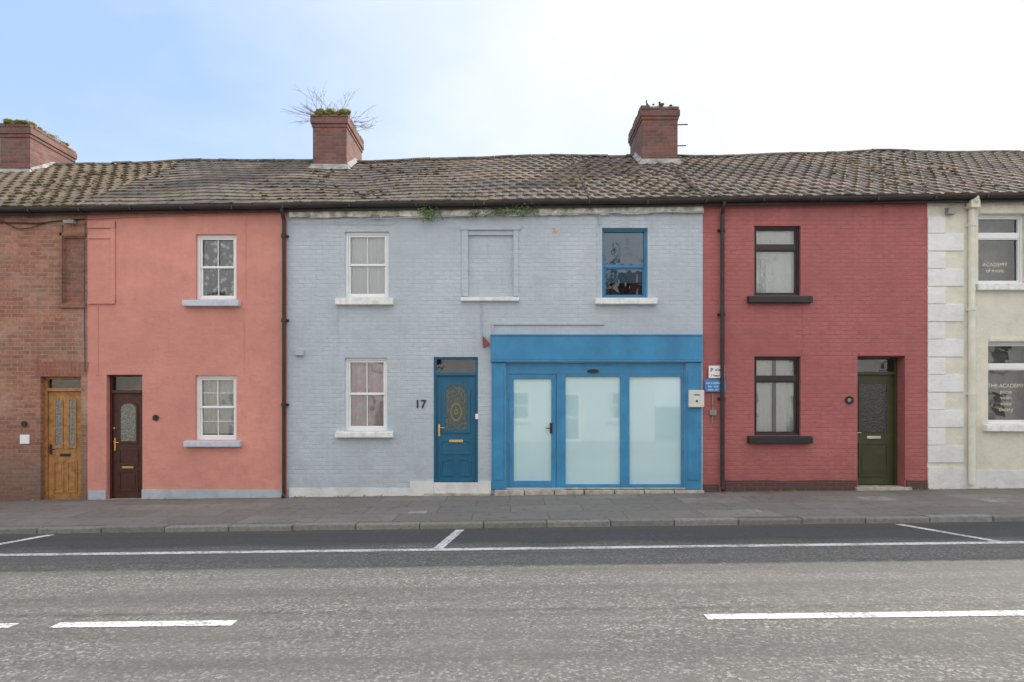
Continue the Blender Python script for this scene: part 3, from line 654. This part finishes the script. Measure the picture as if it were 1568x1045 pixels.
q=P(); q.ring(ell(X(1300),Z(613),.075,.075),ell(X(1300),Z(613),.05,.05),-.03,0); q.prism(ell(X(1300),Z(613),.05,.05),-.015,0); q.make('round_plaque',rd,m_black)
q=P(); q.prism(ell(X(1300),Z(613),.035,.035),-.022,-.014); q.make('plaque_centre',rd,m_concrete)
q=P(); q.box(X(1109),X(1113),-.012,0,Z(735),Z(325)); q.box(X(1228),X(1230),-.008,0,Z(545),Z(466)); q.box(X(1385),X(1388),-.02,0,Z(735),Z(545)); q.make('raised_render_bands',rd,m_red,bevel=.004)
roof(rd,x0,x1,'tile')
downpipe(rd,X(1104),ez(X(1104))-.05,gz(X(1104))+.02,m_iron)
q=P(); q.tube([(X(1090),-.02,Z(648)),(X(1091),-.02,Z(603))],.012,6); q.box(X(1086),X(1096),-.05,0,Z(636),Z(628)); q.make('meter_bracket',rd,m_concrete)

# ================================================================== CREAM HOUSE
cr=empty('cream_terraced_house'); x0,x1=X(1420),15.2
E1=(X(1498),X(1571),Z(434),Z(328),.10); E2=(X(1513),X(1590),Z(649),Z(524),.10)
oth=[(10.9,11.8,0.05,Z(540),.12),(12.6,13.6,E1[2],E1[3],.10),(12.6,13.6,E2[2],E2[3],.10)]
wall(cr,'front_wall',x0,x1,lambda x:ez(x)-.05,m_cream,[E1,E2]+oth)
for h,sc in ((E1,(X(1492),X(1584))),(E2,(X(1505),X(1600))),(oth[1],(12.5,13.7)),(oth[2],(12.5,13.7))):
    window(cr,*h[:4],.09,m_upvc,'toplight',split=.70,fw=.045,cur=None); sill(cr,sc[0],sc[1],h[2]-.14,h[2],m_sillw)
for h,lines in ((E1,('ACADEMY','of music')),(E2,('THE ACADEMY','piano','violin','voice','theory'))):
    for k,tx in enumerate(lines):
        c_=bpy.data.curves.new('window_lettering','FONT'); c_.body=tx; c_.size=.10; c_.extrude=.0005; c_.align_x='CENTER'; c_.materials.append(m_goldtext)
        o=bpy.data.objects.new('window_lettering',c_); o.location=((h[0]+h[1])/2-.03,.138,h[2]+.12+.11*(len(lines)-k)); o.rotation_euler=(math.pi/2,0,0); bpy.context.scene.collection.objects.link(o); o.parent=cr
q=P(); 
for h in (E1,E2): q.box(h[0]-.2,h[1]+.2,.45,.46,h[2]-.1,h[3]+.1)
q.make('roller_blind_behind',cr,m_concrete)
a,b,c,d,y=door_common(cr,*oth[0][:4],.1,m_upvc,m_darkwood,.05,1.9)
q=P()
zt=[358+54*k for k in range(7)]
for k in range(7):
    q.box(X(1420),X(1475),-.022,0,Z(zt[k]+27)+.004,Z(zt[k])-.004); q.box(X(1420),X(1447),-.022,0,Z(zt[k])+.004,Z(zt[k]-26)-.004)
q.make('quoins',cr,m_white,bevel=.007)
plinth(cr,x0,X(1477),lambda x:Z(716),m_white,.03); plinth(cr,X(1477),x1,lambda x:Z(720),m_white,.022)
q=P(); q.box(X(1515),X(1590),-.02,0,Z(523),Z(518)); q.box(X(1500),X(1572),-.02,0,Z(327),Z(322)); q.make('window_head_bands',cr,m_cream,bevel=.005)
roof(cr,x0,x1,'tile'); chimney(cr,14.6,15.4,8.5)
downpipe(cr,X(1484),ez(X(1484))-.02,gz(9),m_creampipe,.055,-.07,False)
q=P(); q.box(X(1477),X(1491),-.18,-.03,Z(322),Z(310)); q.make('rainwater_hopper',cr,m_creampipe,bevel=.01)
q=P(); q.tube([(X(1440),-.12,Z(322)),(X(1460),-.10,Z(318)),(X(1476),-.1,Z(322))],.012,5); q.box(X(1447),X(1458),-.1,0,Z(330),Z(320)); q.make('cable_bracket',cr,m_concrete)

# ================================================================== neighbours along the street and across the road
def neighbour(name,x0,x1,mat,kind):
    e=empty(name); hs=[]; k=x0+1.2
    while k<x1-1.5:
        hs+=[(k,k+.85,3.6,4.85,.09),(k,k+.85,1.05,2.4,.09)]; k+=2.7
    dr=(x0+2.35,x0+3.2,gz(x0)+.02,2.3,.1)
    wall(e,'front_wall',x0,x1,lambda x:ez(x)-.05,mat,hs+[dr])
    for h in hs: window(e,*h[:4],.08,m_upvc,'sash',bars=1,cur=dict(mat=m_net)); sill(e,h[0]-.1,h[1]+.1,h[2]-.1,h[2],m_sillw)
    door_common(e,*dr[:4],.1,m_upvc,m_doorblue,.05,2.05); roof(e,x0,x1,kind); chimney(e,x1-.6,x1+.2,8.3)
    q=P(); xx=x0 if x0<0 else x1
    q.add([(xx,0,-.6),(xx,7,-.6),(xx,7,ez(xx)),(xx,3.5,rz(xx)),(xx,0,ez(xx))],[[0,1,2,3,4]]); q.make('gable_wall',e,mat)
neighbour('terraced_house',-28,-15.2,m_white,'slate'); neighbour('terraced_house',15.2,28,m_pink,'slate')

def opposite(name,x0,x1,mat,H,RH,yf=-17.5):
    e=empty(name); p=P(); p.box(x0,x1,yf-7,yf,-.6,H); 
    p.add([(x0,yf,H),(x0,yf-7,H),(x0,yf-3.5,RH)],[[0,1,2]]); p.add([(x1,yf,H),(x1,yf-7,H),(x1,yf-3.5,RH)],[[0,1,2]]); p.make('walls',e,mat)
    r=P(); 
    for i in range(14):
        t0=i/14; t1=(i+1)/14
        for s_ in (1,-1):
            ya=yf-3.5+s_*(3.75*(1-t0)); yb=yf-3.5+s_*(3.75*(1-t1)); za=H-.12+(RH-H+.12)*t0+.02; zb=H-.12+(RH-H+.12)*t1
            r.quad((x0,ya,za+.02),(x1,ya,za+.02),(x1,yb,zb+.02),(x0,yb,zb+.02)); r.quad((x0,ya,za-.02),(x1,ya,za-.02),(x1,ya,za+.02),(x0,ya,za+.02))
    r.make('roof',e,m_slate)
    w=P(); g=P(); k=x0+.9; i=0
    while k<x1-1.2:
        for zb,zt in ((1.0,2.3),(3.5,4.7)):
            if i%3==1 and zb<2: zb,zt=0.05,2.2
            ringbox(w,k,k+.9,zb,zt,.07,yf,yf+.05); w.box(k+.07,k+.83,yf,yf+.045,(zb+zt)/2-.03,(zb+zt)/2+.03); w.box(k-.1,k+1.0,yf,yf+.12,zb-.1,zb-.003)
            g.box(k+.07,k+.83,yf-.01,yf+.01,zb+.07,zt-.07)
        k+=2.3; i+=1
    w.make('window_frames',e,m_upvc); g.make('window_glass',e,simple('dark_glazing',(.02,.025,.03),.08,.1,2,0,0,1.0))
    c=P(); c.box(x1-.8,x1,yf-4.1,yf-2.9,RH-.8,RH+1.1); c.make('chimney_stack',e,m_chim)
opposite('terraced_house',-30,-9.5,m_cream,5.2,7.3); opposite('terraced_house',-9.5,-1.0,m_white,5.0,7.1); opposite('terraced_house',-1.0,6.5,m_cream,5.2,7.4); opposite('terraced_house',9.5,30,m_white,5.0,7.2)

def tree(name,x,y,h,seed):
    random.seed(seed); p=P()
    def br(pos,d,l,r,dep):
        q1=pos+d*l*.5+Vector((U(-1,1),U(-1,1),U(-.4,.6)))*l*.06; q2=pos+d*l+Vector((U(-1,1),U(-1,1),U(-.2,.6)))*l*.1
        p.tube([pos,q1,q2],r,5 if dep<3 else 3,0,r*.62)
        if dep>=5: return
        for k in range(3):
            nd_=(d+Vector((U(-1,1),U(-1,1),U(-.3,.7)))*.75).normalized(); br(q2 if k<2 else q1,nd_,l*U(.62,.82),r*.58,dep+1)
    br(Vector((x,y,-.3)),Vector((0,0,1)),h*.3,h*.028,0)
    p.make(name,None,m_bark,fixn=False)
tree('bare_tree',6.2,-27,13,3); tree('bare_tree',13,-29,13,5); tree('bare_tree',-6,-30,13,9)
random.seed(11)

# ================================================================== ground, road, pavements
def ystrip(p,ys,zf,xs,mi=0):
    for a,b in zip(xs,xs[1:]):
        for c,d in zip(ys,ys[1:]): p.quad((a,c,gz(a)+zf(c)),(b,c,gz(b)+zf(c)),(b,d,gz(b)+zf(d)),(a,d,gz(a)+zf(d)),mi)
XS=[-900,-60,60,900]
p=P(); ystrip(p,[-900,900],lambda y:-.22,XS); p.make('ground',None,m_ground,fixn=False)
def roadz(y):
    if y>-6.4: return -.11+.03*(-2.6-y)/3.8
    if y>-7.3: return -.08
    return -.08-.03*(-7.3-y)/3.6
p=P(); ystrip(p,[-11.1,-7.3,-6.4,-2.6],roadz,XS); p.make('road',None,m_asph,fixn=False)
def pavz(y): return -.03*(-y)/2.7
p=P(); ystrip(p,[-2.56,.25],pavz,XS); p.quad((-60,-2.56,gz(-60)-.2),(60,-2.56,gz(60)-.2),(60,-2.56,gz(60)-.03),(-60,-2.56,gz(-60)-.03)); p.make('pavement',None,m_pave,fixn=False)
p=P(); ystrip(p,[-17.6,-11.25],lambda y:0.0,XS); p.make('pavement',None,m_pave,fixn=False)
for (ya,yb) in ((-2.72,-2.562),(-11.25,-11.09)):
    p=P(); x=-45
    while x<45:
        j=U(-.008,.008); p.hexa(x+.004,x+.906,ya+j,yb,gz(x)-.2,gz(x+.9)-.2,gz(x)-.026+j,gz(x+.9)-.026+j+U(-.004,.004)); x+=.91
    p.make('kerb',None,m_kerb,bevel=.018)
p=P()
def mark(x0,x1,y0,y1,n=1):
    for k in range(n):
        a=x0+(x1-x0)*k/n; b=x0+(x1-x0)*(k+1)/n
        p.quad((a,y0,gz(a)+roadz(y0)+.004),(b,y0,gz(b)+roadz(y0)+.004),(b,y1,gz(b)+roadz(y1)+.004),(a,y1,gz(a)+roadz(y1)+.004))
mark(-55,55,-4.20,-4.07)
def sl(xa,ya,xb,yb,w=.12):
    p.add([(xa-w/2,ya,gz(xa)+roadz(ya)+.0042),(xb-w/2,yb,gz(xb)+roadz(yb)+.0042),(xb+w/2,yb,gz(xb)+roadz(yb)+.0042),(xa+w/2,ya,gz(xa)+roadz(ya)+.0042)],[[0,1,2,3]])
for xa,xb in ((-.73,-.90),(5.45,5.92),(-6.5,-6.95),(-12.6,-12.9),(11.6,11.9)): sl(xa,-2.83,xb,-4.066)
for k in range(-4,5):
    xs=1.55+k*5.2
    if k==-1: mark(-3.66,-2.22,-6.86,-6.73)
    elif k==0: mark(1.55,4.9,-6.86,-6.73)
    elif k==-2: mark(-9.5,-3.98,-6.86,-6.74)
    else: mark(xs+ (1.2 if k>0 else -3),xs+(4.2 if k>0 else 0),-6.86,-6.73)
p.make('road_markings',None,m_line,fixn=False)
p=P()
for (x,y,w,d_) in ((-1.62,-1.9,.28,.22),(3.6,-2.15,.2,.2),(7.7,-1.5,.45,.3),(5.9,-1.2,.5,.4)):
    p.hexa(x,x+w,y,y+d_,gz(x)-.1,gz(x+w)-.1,gz(x)+pavz(y)+.006,gz(x+w)+pavz(y)+.006)
p.make('utility_cover',None,m_concrete,bevel=.004)

# ================================================================== signs
def sign(name,x0,x1,z0,z1,mat,lines,lm):
    e=empty(name); p=P(); p.box(x0,x1,-.05,-.042,z0,z1); p.make('sign_plate',e,mat,bevel=.003)
    p=P(); p.box(x0+.05,x1-.05,-.042,0,(z0+z1)/2-.02,(z0+z1)/2+.02); p.make('sign_bracket',e,m_iron)
    for (tx,xx,zz,s) in lines:
        c=bpy.data.curves.new('sign_text','FONT'); c.body=tx; c.size=s; c.extrude=.001; c.offset=.001; c.materials.append(lm)
        o=bpy.data.objects.new('sign_text',c); o.location=(xx,-.0525,zz); o.rotation_euler=(math.pi/2,0,0); bpy.context.scene.collection.objects.link(o); o.parent=e
sx0,sx1=X(1084),X(1108)
sign('parking_notice_sign',sx0,sx1,Z(579.5),Z(560.5),m_signw,[('P <=',sx0+.03,Z(570),.10),('1 hour',sx0+.04,Z(577),.06)],m_black)
sx0,sx1=X(1078),X(1110)
sign('blue_parking_sign',sx0,sx1,Z(600.5),Z(581.5),m_signb,[('PAY & DISPLAY',sx0+.02,Z(588.5),.045),('8.30 - 18.30',sx0+.06,Z(593.5),.040),('MON - SAT',sx0+.06,Z(598.5),.040)],m_signw)
e=empty('letter_box'); p=P(); p.box(X(1052),X(1075),-.15,-.052,Z(624),Z(598)); p.make('box_body',e,m_plastic,bevel=.012)
p=P(); p.box(X(1059),X(1068),-.153,-.149,Z(606),Z(604.5)); p.box(X(1062),X(1065),-.153,-.149,Z(616),Z(613)); p.make('slot_and_lock',e,m_iron)

# ================================================================== plants and moss
p=P()
def twig(pos,d,l,r,dep):
    pts=[pos]; dd=d.copy()
    for k in range(5):
        dd=(dd+Vector((U(-1,1),U(-.7,.7),U(-.35,.25)))*.22).normalized(); pts.append(pts[-1]+dd*l/5)
    p.tube(pts,r,3,0,r*.5)
    if dep<2:
        for k in range(3 if dep==0 else 2): twig(pts[random.choice((2,3,4))],(dd+Vector((U(-1,1),U(-1,1),U(-.3,.6)))*.9).normalized(),l*U(.4,.65),r*.7,dep+1)
for k in range(17):
    twig(Vector((U(-4.4,-3.85),U(2.8,3.9),8.2)),Vector((U(-1.1,.8),U(-.6,.6),U(.3,1.1))).normalized(),U(.38,.72),.0062,0)
for k in range(7): twig(Vector((U(-4.5,-4.2),U(2.8,3),8.2)),Vector((-1,-.2,U(-.2,.8))).normalized(),U(.5,.8),.0062,1)
for k in range(6): twig(Vector((U(-3.8,-3.7),U(2.8,3.5),8.2)),Vector((1,-.2,U(-.4,.4))).normalized(),U(.35,.6),.0062,1)
p.make('bare_shrub',None,m_twig,fixn=False)
p=P()
def tuft(x,y,z,n,h,mi=0,sp=.08):
    for k in range(n):
        bx,by=x+U(-sp,sp),y+U(-sp,sp); hh=h*U(.4,1); dx,dy=U(-.6,.6)*hh,U(-.6,.6)*hh; w=.006
        p.add([(bx-w,by,z),(bx+w,by,z),(bx+dx*.4+w*.7,by+dy*.4,z+hh*.65),(bx+dx*.4-w*.7,by+dy*.4,z+hh*.65),(bx+dx,by+dy,z+hh*.95)],[[0,1,2,3],[3,2,4]],mi)
for k in range(60): 
    xx=random.triangular(-4.5,-3.75,-4.2); tuft(xx,U(2.72,4.2),8.28,9,.20)
for k in range(55): tuft(U(-11.6,-10.93),U(2.72,4.2),8.05,9,.12)
for k in range(6): tuft(U(2.95,3.7),U(2.72,4.0),8.41,5,.07)
for (u,n_) in ((655,10),(770,14),(745,8),(810,10)):
    for k in range(4): tuft(X(u+U(-12,12)),-.16,ez(X(u))-.08,6,.16)
p.make('grass_tufts',None,m_grass,fixn=False)
p=P()
for (xa,xb,zt,n_,big) in ((-11.66,-10.9,8.03,150,.10),(-4.55,-3.72,8.26,150,.11),(2.92,3.8,8.41,30,.06)):
    for k in range(n_):
        r=U(.03,big); p.blob((random.triangular(xa,xb,(xa+xb)/2),2.72+1.5*R()**1.6,zt+U(-.01,.05)),r,r,r*.65)
for k in range(330):
    x=U(-15,-8) if k<230 else U(-6,13); t=R()**1.5*.97; i=round(t*16)/16
    r=U(.015,.035); p.blob((x,-.2+3.7*i,ez(x)+(rz(x)-ez(x))*i+.03),r*1.5,r,r*.5)
p.make('moss',None,m_moss,smooth=True,fixn=False)
p=P()
for k in range(1500):
    x=U(-13,16); t=R(); i=round(t*16)/16; r=U(.012,.034); p.blob((x,-.2+3.7*i,ez(x)+(rz(x)-ez(x))*i+.03),r*1.6,r,r*.5)
p.make('moss',None,m_mossb,smooth=True,fixn=False)
p=P()
def leaves(cx,cz,wx,hz,n):
    for k in range(n):
        x=cx+random.gauss(0,wx/2); z=cz+random.gauss(0,hz/2); y=-.10-U(0,.10); s=U(.012,.03); a=U(0,6.28); tl=U(-.8,.8)
        ux=Vector((math.cos(a),tl*.4,math.sin(a)))*s; uy=Vector((-math.sin(a),tl,math.cos(a)))*s*.6; c=Vector((x,y,z))
        p.add([c-ux,c+uy,c+ux,c-uy],[[0,1,2,3]])
leaves(X(660),Z(333),.16,.13,80); leaves(X(652),Z(326),.12,.08,40); leaves(X(768),Z(328),.34,.07,90); leaves(X(800),Z(325),.25,.09,90); leaves(X(728),Z(331),.1,.05,30)
for (u0,v0,u1,v1) in ((650,320,664,343),(672,322,680,340),(745,322,812,330),(760,325,742,334)): p.tube([(X(u0),-.12,Z(v0)),(X((u0+u1)/2),-.14,Z((v0+v1)/2+2)),(X(u1),-.11,Z(v1))],.007,4)
p.make('ivy_plant',None,m_leaf,fixn=False)
p=P()
for k in range(60):
    x=U(-9,9); tuft(x,-.05,gz(x)-.005,5,.05,0,.05)
p.make('weeds',None,m_grass,fixn=False)

# ================================================================== light, sky, camera
AZ=math.radians(53); EL=math.radians(35)
sd=Vector((math.cos(EL)*math.sin(AZ),math.cos(EL)*math.cos(AZ),math.sin(EL)))
L=bpy.data.lights.new('sun','SUN'); L.energy=5.0; L.angle=math.radians(.53); L.color=(1,.93,.83)
o=bpy.data.objects.new('sun',L); o.rotation_euler=sd.to_track_quat('Z','Y').to_euler(); o.location=(20,20,25); bpy.context.scene.collection.objects.link(o)
w=bpy.data.worlds.new('World'); bpy.context.scene.world=w; w.use_nodes=True; nt=w.node_tree; nt.nodes.clear()
out=nt.nodes.new('ShaderNodeOutputWorld'); bg=nt.nodes.new('ShaderNodeBackground'); bg.inputs[1].default_value=.15
sky=nt.nodes.new('ShaderNodeTexSky'); sky.sky_type='NISHITA'; sky.sun_disc=False; sky.sun_elevation=EL; sky.sun_rotation=AZ; sky.air_density=1.0; sky.dust_density=1.6; sky.ozone_density=1.0
tc=nt.nodes.new('ShaderNodeTexCoord').outputs['Generated']
nv=nd(nt,'ShaderNodeVectorMath',{0:tc},operation='NORMALIZE').outputs[0]
s=sep(nt,nv)
pl=nd(nt,'ShaderNodeCombineXYZ',{0:mth(nt,'DIVIDE',s[0],mth(nt,'ADD',s[2],.25)),1:mth(nt,'DIVIDE',s[1],mth(nt,'ADD',s[2],.25)),2:0.0}).outputs[0]
cl=noi(nt,pl,1.3,6,.55)
dt=nd(nt,'ShaderNodeVectorMath',{0:nv,1:tuple(sd)},operation='DOT_PRODUCT').outputs['Value']
veil=mr(nt,dt,.38,.90,0,.95)
haze=mixc(nt,.58,sky.outputs[0],(4.5,6.3,9.0))
f=mth(nt,'ADD',mth(nt,'MULTIPLY',mr(nt,cl,.42,.74),.45),veil,clamp=True)
f=mth(nt,'ADD',f,mr(nt,s[2],.40,.0,0,.20),clamp=True)
cc=mixc(nt,f,haze,(6.9,7.1,7.5))
north_fill=mth(nt,'MULTIPLY',mr(nt,s[1],.05,-.4,0,1),mr(nt,cl,.2,.6,.6,1.0))  # brighter sky added behind the camera, out of view, to light the facades
cc=mixc(nt,north_fill,cc,(9.1,9.0,8.9))
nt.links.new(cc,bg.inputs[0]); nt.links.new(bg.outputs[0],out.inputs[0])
cam=bpy.data.cameras.new('camera'); co=bpy.data.objects.new('camera',cam); co.location=(0,-D,EYE); co.rotation_euler=(math.pi/2,0,0)
cam.sensor_width=36; cam.lens=36*FU/1568; cam.shift_y=99.5/1568; cam.clip_end=3000
bpy.context.scene.collection.objects.link(co); bpy.context.scene.camera=co
sc=bpy.context.scene; sc.view_settings.view_transform='Standard'; sc.view_settings.look='None'; sc.view_settings.exposure=0
